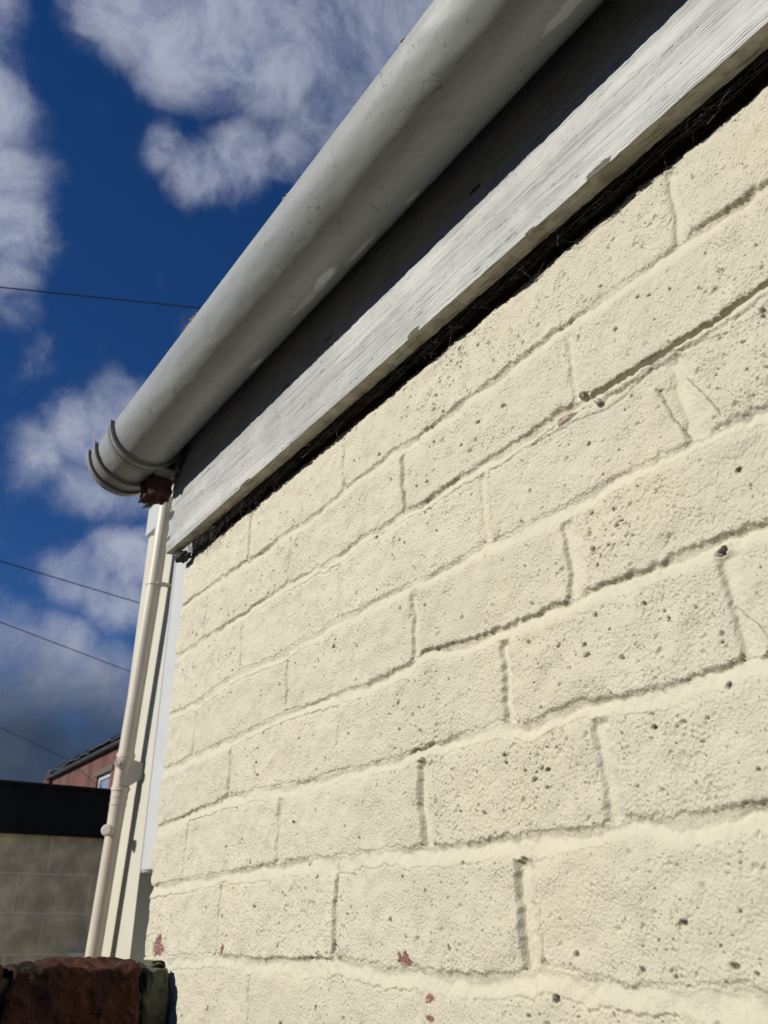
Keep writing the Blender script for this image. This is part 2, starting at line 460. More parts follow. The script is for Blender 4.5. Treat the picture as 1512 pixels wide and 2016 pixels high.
# ================================================================== the near painted brick wall
J = {
 1:[(-50, -72.2), (88, -73.9), (164, -76.8), (246, -77.5), (344, -80.0), (394, -76.4), (480, -72.7), (517, -76.6), (601, -74.8), (656, -73.1), (704, -71.7), (753, -73.3), (800, -73.7), (820, -75.6), (841, -74.6), (865, -76.2), (896, -79.2)],
 2:[(-48, -149.9), (50, -149.2), (157, -148.1), (273, -146.4), (316, -149.9), (387, -151.4), (431, -146.9), (492, -151.0), (512, -150.6), (581, -150.0), (647, -149.8), (695, -148.3), (710, -147.4), (743, -150.7), (815, -152.3), (859, -151.2), (880, -148.8)],
 3:[(-68, -233.0), (46, -233.5), (163, -221.1), (261, -229.4), (288, -224.7), (349, -224.6), (385, -220.5), (423, -224.8), (478, -222.6), (517, -225.7), (564, -226.4), (606, -223.4), (626, -226.6), (669, -226.0), (720, -226.9), (744, -225.4), (773, -227.2), (794, -228.5), (822, -227.8), (861, -229.3)],
 4:[(-59, -305.3), (158, -300.7), (242, -297.3), (291, -296.0), (400, -300.0), (438, -300.9), (503, -298.4), (525, -291.9), (555, -297.1), (626, -298.9), (685, -300.0), (710, -297.7), (745, -298.5), (777, -297.7), (798, -297.7), (844, -298.9)],
 5:[(-60, -379.1), (48, -373.4), (152, -366.3), (231, -368.5), (287, -370.6), (332, -373.2), (379, -371.3), (469, -375.4), (508, -373.2), (526, -371.7), (571, -369.7), (615, -371.4), (646, -375.5), (684, -369.8), (738, -375.9), (770, -374.8), (804, -373.3), (827, -373.2)],
 6:[(-62, -450.4), (51, -448.1), (234, -444.2), (337, -444.6), (449, -446.4), (498, -446.3), (531, -448.4), (614, -447.2), (664, -448.7), (692, -449.3), (717, -445.8), (737, -450.4), (786, -448.7), (809, -448.5)],
 7:[(-63, -530.6), (157, -526.2), (246, -527.3), (343, -526.4), (388, -524.6), (414, -526.8), (472, -530.3), (502, -530.7), (579, -533.4), (608, -531.2), (635, -525.8), (663, -529.8), (701, -533.8), (738, -533.5), (769, -532.4), (789, -534.5)],
}
def jcurve(c, xs):
    """underside line of course c (z, metres)"""
    if c == 0:
        z = np.full_like(xs, .0005)
    elif c in J:
        a = np.array(J[c], float) / 1000
        z = np.interp(xs, a[:, 0], a[:, 1], left=a[0, 1], right=a[-1, 1])
        far = np.clip((xs - a[-1, 0]) / .1, 0, 1)
        z = z * (1 - far) + (-.075 * c) * far
    else:
        z = np.full_like(xs, -.605 - .075 * (c - 8))
    z = z + gnoise1(xs, .016, 100 + c) * .00055 + gnoise1(xs, .0045, 140 + c, 2) * .0004
    return z
BED_W = {0: .008, 1: .012, 2: .011, 3: .012, 4: .012, 5: .013, 6: .014, 7: .014}
BED_D = {0: .004, 1: .0042, 2: .0036, 3: .0034, 4: .0038, 5: .0038, 6: .0046, 7: .0036}
# course: (x top, x bottom, width, depth) in mm
PERP = {
 0: [(50, 50, 9, 3), (275, 275, 9, 3), (500, 500, 9, 3), (725, 725, 9, 3), (950, 950, 9, 3)],
 1: [(162, 161, 4, 2.4), (388, 390, 4, 2.2), (606, 607, 8, 1.3), (836, 832, 14, 2.6), (1058, 1058, 10, 3)],
 2: [(42, 41, 5, 1.6), (277, 273, 3, 2.2), (498, 501, 5, 3.0), (721, 723, 9, 1.6), (945, 945, 11, 3)],
 3: [(159, 163, 4, .8), (385, 385, 7, .9), (611, 613, 13, 1.8), (808, 816, 20, 2.0), (1040, 1040, 10, 3)],
 4: [(38, 40, 6, .8), (280, 280, 4, 3.2), (512, 515, 13, 2.4), (700, 701, 15, 1.8), (930, 930, 11, 3)],
 5: [(154, 156, 6, 1.5), (386, 386, 4, 1.4), (622, 625, 13, 3.2), (815, 819, 15, 1.8), (1046, 1046, 10, 3)],
 6: [(45, 44, 4, 2.0), (280, 279, 8, 1.5), (517, 519, 15, 4.2), (707, 710, 17, 2.6), (938, 938, 12, 3)],
 7: [(154, 153, 4, 1.8), (390, 389, 2, 2.6), (626, 626, 19, 4.2), (862, 860, 12, 3), (1085, 1085, 12, 3)],
 8: [(235, 235, 5, .7), (505, 505, 9, .6), (740, 740, 12, .8), (965, 965, 12, 3)],
 9: [(160, 160, 9, 3), (388, 388, 9, 3), (620, 620, 10, 3), (845, 845, 10, 3), (1075, 1075, 10, 3)],
}
NC = 10
X0, X1 = -.062, 1.30
def graded():
    xs = [X0]
    while xs[-1] < X1:
        x = xs[-1]
        if x < .93: st = .00150 - .00065 * np.clip((x - 0.0) / .8, 0, 1)
        else: st = min(.006, .00085 + (x - .93) * .06)
        xs.append(x + st)
    zs = [.062]
    while zs[-1] > -.74:
        z = zs[-1]
        if z > .004: st = .0022
        elif z > -.60: st = .00088
        else: st = min(.005, .0009 + (-.60 - z) * .08)
        zs.append(z - st)
    return np.array(xs), np.array(zs)
XS, ZS = graded()
NX, NZ = len(XS), len(ZS)
XX, ZZ = np.meshgrid(XS, ZS, indexing='ij')

# regular noise fields, sampled
RG = .0010
rnx, rnz = int((X1 - X0 + .06) / RG) + 4, int(.84 / RG) + 4
def sample(f):
    u = (XX - X0 + .03) / RG; v = (.08 - ZZ) / RG
    i = np.clip(np.floor(u).astype(int), 0, rnx - 2); j = np.clip(np.floor(v).astype(int), 0, rnz - 2)
    a = np.clip(u - i, 0, 1); b = np.clip(v - j, 0, 1)
    return f[i, j]*(1-a)*(1-b) + f[i+1, j]*a*(1-b) + f[i, j+1]*(1-a)*b + f[i+1, j+1]*a*b
n_big = sample(gnoise2(rnx, rnz, RG, RG, .02, .12, 1))
n_mid = sample(gnoise2(rnx, rnz, RG, RG, .006, .02, 2))
n_peel = sample(gnoise2(rnx, rnz, RG, RG, .0018, .0045, 3))
n_fine = sample(gnoise2(rnx, rnz, RG, RG, .0010, .0022, 4))
n_amp = sample(gnoise2(rnx, rnz, RG, RG, .03, .10, 5))
# warped sample positions make ragged arrises
wx = n_mid * .0004; wz = n_mid * .0005 + n_peel * .00025

def sstep(t):
    t = np.clip(t, 0, 1); return t * t * (3 - 2 * t)
JC = [jcurve(c, XS)[:, None] for c in range(NC)]
zz = ZZ + wz
course = np.zeros(ZZ.shape, int)
for c in range(NC):
    course += (zz < JC[c]).astype(int)        # 0: above J0, 1: between J0 and J1 ...
course = np.clip(course, 0, NC - 1)
H = np.zeros(ZZ.shape); MORT = np.zeros(ZZ.shape); HOLE = np.zeros(ZZ.shape); CHIP = np.zeros(ZZ.shape)
BID = np.full(ZZ.shape, -1)                    # brick id, -1 mortar
bidx = 0
brick_info = []
g = np.random.default_rng(5)
for c in range(NC):
    inc = course == c
    if not inc.any(): continue
    Jup = JC[c - 1] if c > 0 else np.full((NX, 1), .085)
    Jdn = JC[c]
    W = BED_W.get(c - 1, .011); D = BED_D.get(c - 1, .004)
    Wx = W * .92 * (1 + .12 * gnoise1(XS, .06, 300 + c))[:, None]
    Dx = D * .80 * (1 + .30 * gnoise1(XS, .05, 330 + c))[:, None] * np.clip(.55 + XS * .6, .55, 1.1)[:, None]
    if c == 3:                                  # the open crack under course 2, and its lip
        crk = (sstep((XS - .728) / .02) * (1 - sstep((XS - .872) / .02)))[:, None]
        Dx = Dx + crk * .010; Wc = .0048
    u = Jup - zz
    inbed = inc & (u < Wx)
    s_ = u / Wx + n_mid * .05
    kk = np.clip(.24 + .14 * gnoise1(XS, .035, 360 + c), .10, .5)[:, None]
    bedh = -Dx * np.where(s_ < kk, .50 + .50 * np.clip(s_ / kk, 0, 1) ** .8, 1 - sstep((s_ - kk) / (1 - kk)))
    if c == 3:
        lip = -Dx * (1 - sstep((u - Wc * .75) / (Wc * .35))) + crk * .0015 * sstep((u - Wc) / .001)
        bedh = np.where(crk > .3, lip * np.clip(.15 + .85 * u / .0022, 0, 1), bedh)
        line = np.exp(-((u - Wx * .95) / .0009) ** 2) * crk
        bedh = bedh - line * .0016
    db = zz - Jdn                               # up from the bottom arris
    r = .0024
    xs_p = PERP.get(c, [(160 + 225 * k + (112 if c % 2 else 0), 160 + 225 * k + (112 if c % 2 else 0), 10, 3) for k in range(7)])
    xs_p = [q for q in xs_p if q[0] < X1 * 1000 - 20]
    edges = []
    tt = np.clip((Jup - zz) / .075, 0, 1)
    for k, (xa, xb, wd, dp) in enumerate(xs_p):
        if xa < 500: dp = max(dp, 2.7); wd = max(wd, 5)
        xc = (xa * (1 - tt) + xb * tt) / 1000 + (gnoise1(ZS, .012, 500 + 20 * c + k) * .0007 + gnoise1(ZS, .004, 700 + 20 * c + k, 2) * .0004)[None, :]
        edges.append((xc - wd / 2000, xc + wd / 2000, wd / 1000, dp / 1000))
    lo = np.full(ZZ.shape, -1.0); 
    bounds = [(None, edges[0])] + [(edges[i], edges[i + 1]) for i in range(len(edges) - 1)] + [(edges[-1], None)]
    body = inc & ~inbed
    for (L, Rr) in bounds:
        xl = L[1] if L else np.full(ZZ.shape, -9.); xr = Rr[0] if Rr else np.full(ZZ.shape, 9.)
        msk = body & (XX >= xl) & (XX < xr)
        off = g.normal(0, .00055); tx = g.normal(0, .0035); tz = g.normal(0, .007); rough = g.uniform(.75, 1.3)
        if c == 0: off -= .006
        xm = XX[msk].mean() if msk.any() else 0
        zm = ZZ[msk].mean() if msk.any() else 0
        h = off + (XX - xm) * tx + (ZZ - zm) * tz
        h = h + n_big * .00055 + n_mid * .00013 * rough + (n_peel * .00021 + n_fine * .00017 - .0006 * np.clip(n_peel - 1.0, 0, 2) - .0005 * np.clip(n_fine - 1.2, 0, 2)) * rough * (1 + .5 * np.clip(n_amp, -1, 2))
        # arrises: bottom and right crisp, top and left filled with paint
        h = h - .0016 * np.clip(1 - db / r, 0, 1) ** 2
        h = h - .0012 * np.clip(1 - (xr - XX) / r, 0, 1) ** 2 * (1 if (Rr and Rr[3] > .0012) else .4)
        h = h - .0006 * np.clip(1 - (u - Wx) / .004, 0, 1) ** 2
        h = h - .0006 * np.clip(1 - (XX - xl) / .004, 0, 1) ** 2
        # rounded lower corners
        if Rr:
            dd = np.hypot(np.clip(.008 - (xr - XX), 0, 1), np.clip(.008 - db, 0, 1)); h = h - .003 * sstep((dd - .0075) / .004)
        if L:
            dd = np.hypot(np.clip(.008 - (XX - xl), 0, 1), np.clip(.008 - db, 0, 1)); h = h - .0022 * sstep((dd - .0075) / .004)
        if msk.any():
            H[msk] = h[msk]; BID[msk] = bidx
            brick_info.append((bidx, c)); bidx += 1
    for (a, b_, wd, dp) in edges:
        msk = body & (XX >= a) & (XX < b_)
        t_ = (XX - a) / wd
        tk = .10 if wd > .012 else .2
        prof_ = 1 - sstep((t_ - .42) / .58)
        hm = -dp * (1.35 if wd > .012 else 1) * np.where(t_ < tk, .35 + .65 * np.clip(t_ / tk, 0, 1), prof_) * (1 + .04 * n_mid) * sstep((u - Wx * .8) / .007) + n_mid * .00015 + n_peel * .00014 + n_big * .0004
        H[msk] = hm[msk]; MORT[msk] = 1
    hb = bedh + n_big * .0005 + n_mid * .00018 + n_peel * .00009
    if c == 1: hb = hb - .002 * sstep(1 - u / .006)
    H[inbed] = hb[inbed]; MORT[inbed] = 1
    # bottoms of perps that run into the bed below stay mortar

# paint fades brick/mortar difference gently
def blur(a, k=1):
    for _ in range(k):
        b = a.copy(); b[1:-1, 1:-1] = (a[:-2, 1:-1] + a[2:, 1:-1] + a[1:-1, :-2] + a[1:-1, 2:] + 2 * a[1:-1, 1:-1]) / 6; a = b
    return a
MORT = blur(MORT, 14)
# mortar squeezed forward in a few places, lumps and chips
def lump(x, z, rx, rz, hgt, chip=0., ang=0.):
    ca, sa = math.cos(ang), math.sin(ang)
    X = (XX - x) * ca + (ZZ - z) * sa; Z = -(XX - x) * sa + (ZZ - z) * ca
    d = np.sqrt((X / rx) ** 2 + (Z / rz) ** 2) + n_peel * .10
    k = 1 - sstep((d - .55) / .45)
    global H, CHIP
    H = H + hgt * k
    if chip: CHIP = np.maximum(CHIP, chip * (d < .95))
lump(.728, -.148, .0045, .0032, .0042, .35)
lump(.742, -.1625, .0035, .003, .0045, .55)
lump(.7085, -.1585, .010, .0035, .0025, .5, .1)
lump(.395, -.5225, .004, .0045, .0022)
lump(.341, -.4475, .003, .004, .0025)
for (x, z, rx, rz) in [(.4878, -.5253, .0085, .0032), (.4905, -.5215, .004, .0022), (.482, -.5215, .0025, .0015), (.5197, -.5488, .0045, .0022), (.516, -.5512, .0022, .0013),
                       (.5191, -.5613, .0050, .0018), (.168, -.5205, .0035, .0045), (-.012, -.522, .020, .0065), (-.014, -.512, .010, .006), (.487, -.467, .002, .0012)]:
    d = np.sqrt(((XX - x) / rx) ** 2 + ((ZZ - z) / rz) ** 2) + (n_peel * .22 + n_mid * .12)
    k = (d < 1)
    CHIP = np.maximum(CHIP, k * 1.0); H = H - .0005 * (1 - sstep((d - .8) / .3))
# holes and pits, denser and larger towards the camera end
def pit(x, z, r, depth, el=1.0, ang=0., dark=0.):
    i0, i1 = np.searchsorted(XS, [x - 3.2 * r, x + 3.2 * r]); j0 = np.searchsorted(-ZS, -(z + 3.2 * r)); j1 = np.searchsorted(-ZS, -(z - 3.2 * r))
    if i1 <= i0 or j1 <= j0: return
    X = XX[i0:i1, j0:j1] - x; Z = ZZ[i0:i1, j0:j1] - z
    ca, sa = math.cos(ang), math.sin(ang)
    Xr = X * ca + Z * sa; Zr = -X * sa + Z * ca
    d = np.sqrt((Xr / el) ** 2 + Zr ** 2) / r + n_peel[i0:i1, j0:j1] * .12
    H[i0:i1, j0:j1] -= depth * (1 - sstep((d - .55) / .55))
    H[i0:i1, j0:j1] += depth * .10 * np.exp(-((d - 1.35) / .3) ** 2)
    if dark: HOLE[i0:i1, j0:j1] = np.maximum(HOLE[i0:i1, j0:j1], dark * (d < .80))
pg = np.random.default_rng(21)
cent = pg.uniform(size=(90, 2)) * [1.0, .62] + [-.05, -.62]
for _ in range(26000):
    if pg.uniform() < .6:
        q = cent[pg.integers(90)] + pg.normal(0, .022, 2)
    else:
        q = np.array([pg.uniform(-.05, 1.0), pg.uniform(-.62, 0)])
    x, z = q
    if pg.uniform() > .55 + .6 * np.clip(x, 0, .9): continue
    if not (X0 < x < 1.2 and -.7 < z < 0): continue
    i = min(np.searchsorted(XS, x), NX - 1); j = min(np.searchsorted(-ZS, -z), NZ - 1)
    if MORT[i, j] > .2: continue
    r = min(.0018, .00042 * math.exp(pg.exponential(.34)))
    dk = pg.uniform()
    pit(x, z, r, r * pg.uniform(.5, 1.3), pg.uniform(1, 1.9), pg.uniform(-.3, .9), dark=(.85 if (dk < .24) else 0))
for (x, z, r, dep) in [(.812, -.3073, .0030, .007), (.6445, -.5438, .0024, .003), (.8335, -.262, .0016, .004), (.452, -.158, .0016, .003), (.462, -.157, .0014, .003),
                       (.70, -.335, .0015, .003), (.745, -.398, .0015, .003), (.655, -.41, .0014, .003), (.80, -.385, .0016, .003), (.31, -.41, .0016, .003)]:
    pit(x, z, r, dep, 1.4, .3, .95)
# hairline cracks in the paint
def crack(pts, wdt, depth, seed):
    global H, HOLE
    pts = np.array(pts, float) / 1000
    if abs(pts[-1, 0] - pts[0, 0]) > abs(pts[-1, 1] - pts[0, 1]):
        o = np.argsort(pts[:, 0]); zc = np.interp(XS, pts[o, 0], pts[o, 1]) + gnoise1(XS, .006, seed) * .0005
        ins = (XX > pts[:, 0].min()) & (XX < pts[:, 0].max()); d = np.abs(ZZ - zc[:, None])
    else:
        o = np.argsort(pts[:, 1]); xc = np.interp(ZS, pts[o, 1], pts[o, 0]) + gnoise1(ZS, .006, seed) * .0004
        ins = (ZZ > pts[:, 1].min()) & (ZZ < pts[:, 1].max()); d = np.abs(XX - xc[None, :])
    k = np.where(ins, np.exp(-(d / wdt) ** 2), 0)
    H -= k * depth
    HOLE = np.maximum(HOLE, (k > .5) * .55)
crack([(391, -452), (388, -470), (390, -500), (388, -515), (384, -523)], .0007, .0022, 31)
crack([(389, -515), (398, -520), (408, -526)], .0006, .0012, 32)
crack([(279, -233), (281, -262), (280, -288)], .0007, .0022, 33)
crack([(499, -128), (502, -146)], .0010, .0025, 34)
crack([(848, -168), (800, -158), (752, -170), (700, -163), (640, -158)], .0006, .0014, 35)
crack([(389, -12), (390, -40), (389, -73)], .0006, .0018, 36)
crack([(812, -182), (826, -210), (830, -222)], .0007, .0014, 38)
crack([(790, -178), (797, -205), (806, -226)], .0008, .0018, 39)
crack([(812, -342), (825, -358), (834, -378)], .0006, .0012, 40)
crack([(497, -375), (520, -373), (532, -370)], .0008, .0025, 41)

# ragged left arris of the wall end
ex = gnoise1(ZS, .010, 900) * .0011 + gnoise1(ZS, .045, 901) * .0022
for c_, dd_ in ((1, .007), (2, .008), (3, .003), (4, .002), (6, .006)):
    ex = ex + dd_ * np.exp(-((ZS - (np.interp(-.05, *np.array(J[c_], float).T) / 1000 - .004)) / .0055) ** 2)
fade = np.clip(1 - (XX - X0) / .02, 0, 1)
PX = XX + ex[None, :] * fade
H = H - .006 * np.clip(1 - (XX - X0) / .006, 0, 1) ** 2
PY = -H
PZ = ZZ.copy()
P = np.stack([PX, PY, PZ], -1)
# vertex normals of the whole painted skin
du = np.gradient(P, axis=0); dv = np.gradient(P, axis=1)
N = np.cross(du, dv); N /= np.linalg.norm(N, axis=-1, keepdims=True)
if N[NX // 2, NZ // 2, 1] > 0: N = -N
# cell ids: majority by the cell's upper-left vertex
CID = BID[:-1, :-1].copy()
vid = np.arange(NX * NZ).reshape(NX, NZ)
Pf = P.reshape(-1, 3); Nf = N.reshape(-1, 3)
red0 = ((course == 0)).reshape(-1)
SURF = np.stack([MORT, HOLE, CHIP, np.ones_like(MORT)], -1).reshape(-1, 4)

wall = thing('painted_brick_wall', 'cream painted brick wall filling the right of the photo beneath the white fascia', 'wall', (X0, .05, -2.4))
def skin_mesh(name, cellmask, mat, depth, parent, kind=None):
    ii, jj = np.nonzero(cellmask)
    a = vid[ii, jj]; b = vid[ii + 1, jj]; c = vid[ii + 1, jj + 1]; d = vid[ii, jj + 1]
    quads = np.stack([a, d, c, b], 1)
    used, inv = np.unique(quads, return_inverse=True); q = inv.reshape(-1, 4)
    V = Pf[used] - np.array(parent_world(parent)); n = len(used)
    # border edges -> side faces going back into the wall
    e = np.concatenate([q[:, [0, 1]], q[:, [1, 2]], q[:, [2, 3]], q[:, [3, 0]]])
    key = np.sort(e, 1); kk = key[:, 0].astype(np.int64) * n + key[:, 1]
    _, first, cnt = np.unique(kk, return_index=True, return_counts=True)
    be = e[first[cnt == 1]]
    bv, binv = np.unique(be, return_inverse=True); be2 = binv.reshape(-1, 2) + n
    back = V[bv].copy(); back[:, 1] = depth - parent_world(parent)[1]
    side = np.stack([be[:, 1], be[:, 0], be2[:, 0], be2[:, 1]], 1)
    V = np.concatenate([V, back]); Q = np.concatenate([q, side])
    me = bpy.data.meshes.new(name)
    me.vertices.add(len(V)); me.vertices.foreach_set('co', V.astype(np.float32).ravel())
    me.loops.add(Q.size); me.loops.foreach_set('vertex_index', Q.astype(np.int32).ravel())
    me.polygons.add(len(Q)); me.polygons.foreach_set('loop_start', (np.arange(len(Q)) * 4).astype(np.int32))
    me.polygons.foreach_set('use_smooth', np.concatenate([np.ones(len(q), bool), np.zeros(len(side), bool)]))
    me.update(calc_edges=True)
    at = me.attributes.new('surf', 'FLOAT_COLOR', 'POINT')
    S = np.concatenate([SURF[used], SURF[used][bv]]); S[n:, 0] = 1
    at.data.foreach_set('color', S.astype(np.float32).ravel())
    ln = np.zeros((Q.size, 3), np.float32)
    ln[:len(q) * 4] = Nf[used][q.ravel()]
    # flat normals for the sides
    sv = V[side]; fn_ = np.cross(sv[:, 1] - sv[:, 0], sv[:, 3] - sv[:, 0]); fn_ /= (np.linalg.norm(fn_, axis=1, keepdims=True) + 1e-12)
    ln[len(q) * 4:] = np.repeat(fn_, 4, 0)
    me.normals_split_custom_set(ln.tolist())
    me.materials.append(mat)
    o = bpy.data.objects.new(name, me); COL.objects.link(o); o.parent = parent
    if kind: o['kind'] = kind
    return o
for (bi, c) in brick_info:
    msk = CID == bi
    if msk.sum() < 12: 
        CID[msk] = -1; continue
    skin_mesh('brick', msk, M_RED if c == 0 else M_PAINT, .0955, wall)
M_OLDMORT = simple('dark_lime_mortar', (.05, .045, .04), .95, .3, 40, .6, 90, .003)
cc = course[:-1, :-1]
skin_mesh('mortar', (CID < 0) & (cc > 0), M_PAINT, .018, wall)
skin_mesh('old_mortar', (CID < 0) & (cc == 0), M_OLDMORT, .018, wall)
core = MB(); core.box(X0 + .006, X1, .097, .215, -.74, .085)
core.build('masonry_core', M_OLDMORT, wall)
# the wall below the frame, down to the yard, and on to the right
M_PLAIN = simple('cream_paint_plain', (.50, .48, .38), .7, .08, 20, .5, 300, .001)
lw = MB(); lw.box(X0 + .002, 3.2, .0, .215, -2.4, ZS[-1]); lw.box(XS[-1], 3.2, .0005, .215, ZS[-1], .20)
lw.box(X0 + .012, XS[-1], .006, .215, ZS[0], .20)
lw.build('wall_remainder', M_PLAIN, wall)

# ================================================================== fascia board
def lathe_along_x(name, mat, parent, xs, prof, noise_amp, seed, taper=None, angle=40, zoff=None, caps=True):
    """closed profile (y, z) swept along x, with coherent surface noise"""
    npf = len(prof); nx = len(xs); prof = np.array(prof, float)
    nz_ = gnoise2(nx, npf, abs(xs[1] - xs[0]), .004, .006, .06, seed) * noise_amp
    ctr = prof.mean(0); V = []
    nrm = np.roll(prof, -1, 0) - np.roll(prof, 1, 0); nrm = np.stack([nrm[:, 1], -nrm[:, 0]], 1); nrm /= np.linalg.norm(nrm, axis=1, keepdims=True) + 1e-9
    if ((prof - ctr) * nrm).sum() < 0: nrm = -nrm
    for i, x in enumerate(xs):
        zo = zoff(x) if zoff else 0
        for k in range(npf):
            y, z = prof[k] + nrm[k] * nz_[i, k]
            V.append((x, y, z + zo))
    F = []
    for i in range(nx - 1):
        for k in range(npf):
            k2 = (k + 1) % npf
            F.append((i*npf+k, i*npf+k2, (i+1)*npf+k2, (i+1)*npf+k))
    if caps:
        F.append(tuple(range(npf))[::-1]); F.append(tuple((nx-1)*npf+k for k in range(npf)))
    o = mesh_obj(name, V, F, mat, parent, smooth_angle=angle)
    fix_normals(o)
    return o
def seg(a, b, n): return [(a[0] + (b[0]-a[0]) * t / n, a[1] + (b[1]-a[1]) * t / n) for t in range(n)]
fascia = thing('fascia_board', 'weathered white painted timber fascia board between the grey gutter and the cream wall', 'fascia board', (-.065, -.02, .008))
YF, YB, ZB, ZT = -.0305, -.0125, .008, .224
prof = seg((YF + .0012, ZB), (YB, ZB + .001), 6) + seg((YB, ZB + .001), (YB, ZT), 12) + seg((YB, ZT), (YF, ZT), 4) + seg((YF, ZT), (YF, ZB + .0015), 44)
xs = np.concatenate([np.arange(-.0655, 1.0, .004), np.arange(1.0, 3.2, .03)])
fb = lathe_along_x('board', M_WOOD, fascia, xs, prof, .00028, 61)
# paint-lost splinters on the end grain: ragged left end
me = fb.data; npf = len(prof)
for k in range(npf):
    v = me.vertices[k]; v.co.x += rnd.uniform(-.0012, .0022)

# nails in the board
# ================================================================== gutter
YC, RG_ = -.090, .053
def zc(x): return .186 - .012 * x
gut = thing('gutter', 'dusty grey half round plastic gutter running diagonally above the white fascia', 'gutter', (-.15, YC, .186))
def half_ring(r0, r1, n=40, lip=True, a0=180, a1=360):
    P_ = []
    for k in range(n + 1):
        a = math.radians(a0 + (a1 - a0) * k / n); P_.append((r0 * math.cos(a), r0 * math.sin(a)))
    for k in range(n, -1, -1):
        a = math.radians(a0 + (a1 - a0) * k / n); P_.append((r1 * math.cos(a), r1 * math.sin(a)))
    return P_
prof = half_ring(RG_, RG_ - .0022)
prof = [(YC + y, z) for y, z in prof]
gx = np.concatenate([np.arange(-.118, 1.1, .01), np.arange(1.1, 3.3, .06)])
lathe_along_x('channel', M_GUT, gut, gx, prof, .00022, 71, zoff=zc)
b_ = MB()
for yy in (YC - RG_ + .0028,):
    b_.tube([(x, yy, zc(x) + .0002) for x in np.linspace(-.118, 3.2, 30)], .0030, 10)
b_.build('rolled_lip', M_GUT, gut)
def ring_part(name, parent, x0, x1, r, th, a0=178, a1=362, steps=None):
    prof = [(YC + y, z) for y, z in half_ring(r, r - th, 40, a0=a0, a1=a1)]
    steps = steps or [x0, x1]
    return lathe_along_x(name, M_PL, parent, np.array(steps, float), prof, 0.0, 3, zoff=zc)
M_PL = simple('grey_plastic_fitting', (.25, .25, .245), .42, .12, 30, .2, 80, .001)
ub = ring_part('union_bracket', gut, -.066, -.036, RG_ + .0024, .0022)
ring_part('raised_rim', ub, -.0410, -.0355, RG_ + .0065, .0035)
ring_part('raised_rim', ub, -.0560, -.0535, RG_ + .0034, .0008)
# arm of the bracket reaching back to the board
bk = MB(); bk.box(-.0715, -.0365, -.041, -.0315, zc(0) - .050, zc(0) - .006, .002)
bk.box(-.066, -.042, -.064, -.037, zc(0) - .0515, zc(0) - .046, .001)
bk.build('back_plate', M_PL, ub)
se = ring_part('stop_end', gut, -.152, -.113, RG_ + .0014, .0013)
ring_part('raised_rim', se, -.1180, -.1120, RG_ + .0058, .003)
ring_part('raised_rim', se, -.1540, -.1430, RG_ + .0062, .0034)
# closing half disc
cap = MB(); nn = 40
ringo = [(-.1525, YC + RG_ * math.cos(PI + PI * k / nn), zc(-.15) + RG_ * math.sin(PI + PI * k / nn)) for k in range(nn + 1)]
ringi = [(-.1500, y, z) for _, y, z in ringo]
cap.add(ringo + ringi, [tuple(range(nn + 1)), tuple(range(nn + 1, 2 * nn + 2))[::-1]] + [(k, k + 1, nn + 2 + k, nn + 1 + k) for k in range(nn)] + [(nn, 0, nn + 1, 2 * nn + 1)])
cap.build('end_disc', M_PL, se)
# moss and grit caught along the outer lip
ms = MB()
for (x, k) in ((.245, 9), (.255, 6), (.49, 3), (.70, 4), (.80, 3), (.233, 4)):
    for _ in range(k):
        xx = x + rnd.gauss(0, .006); r = rnd.uniform(.0008, .0018); cz = zc(xx) + .003; cy = YC - RG_ + .001 + rnd.uniform(-.001, .001)
        ms.tube([(xx - r, cy, cz), (xx, cy - r * .3, cz + r * .8), (xx + r, cy, cz)], [r * .4, r, r * .5], 6)
moss = ms.build('lip_grit', simple('orange_lichen', (.32, .17, .08), .95, .4, 300), gut); moss['kind'] = 'stuff'

# brick end jutting out under the gutter
def rock(name, c, s, mat, parent, seed, amp=.12, sub=4):
    bm = bmesh.new(); bmesh.ops.create_cube(bm, size=1.0)
    bmesh.ops.subdivide_edges(bm, edges=bm.edges[:], cuts=7, use_grid_fill=True)
    from mathutils import noise
    off = Vector(parent_world(parent)) if parent else Vector((0, 0, 0))
    for v in bm.verts:
        q = v.co.copy(); l = q.normalized() * .62
        q = q * .72 + l * .28
        n_ = noise.fractal(q * 2.2 + Vector((seed, 0, 0)), 1.0, 2.0, 4)
        n2_ = noise.fractal(q * 7 + Vector((seed, 5, 0)), 1.0, 2.0, 3)
        q = q * (1 + amp * n_ + amp * .35 * n2_)
        v.co = Vector((q.x * s[0], q.y * s[1], q.z * s[2])) + Vector(c) - off
    me = bpy.data.meshes.new(name); bm.to_mesh(me); bm.free()
    for p_ in me.polygons: p_.use_smooth = True
    me.materials.append(mat); o = bpy.data.objects.new(name, me); COL.objects.link(o)
    if parent: o.parent = parent
    return o
M_STONE = brick_mat('weathered_pink_brick_end', (.12, .055, .05), (.19, .10, .09), (.07, .04, .035), 90, .95, .004, (.05, .03, .025), .7)
be = rock('brick_end', (-.098, -.046, .140), (.046, .036, .060), M_STONE, None, 3, .34)
tag(be, 'rough reddish brick end sticking out beneath the closed end of the grey gutter', 'brick end')

# roof over it all (covers the gutter's back)
rf = MB()
rf.add([(-.10, -.112, .212), (3.2, -.112, .212), (3.2, 2.2, 1.35), (-.10, 2.2, 1.35), (-.10, -.112, .200), (3.2, -.112, .200), (3.2, 2.2, 1.33), (-.10, 2.2, 1.33)],
       [(0, 1, 2, 3), (7, 6, 5, 4), (0, 4, 5, 1), (1, 5, 6, 2), (2, 6, 7, 3), (3, 7, 4, 0)])
M_SLATE = simple('dark_slate', (.045, .045, .05), .7, .3, 6, .4, 40, .003)
rfo = rf.build('slate_roof', M_SLATE)
tag(rfo, kind='structure')

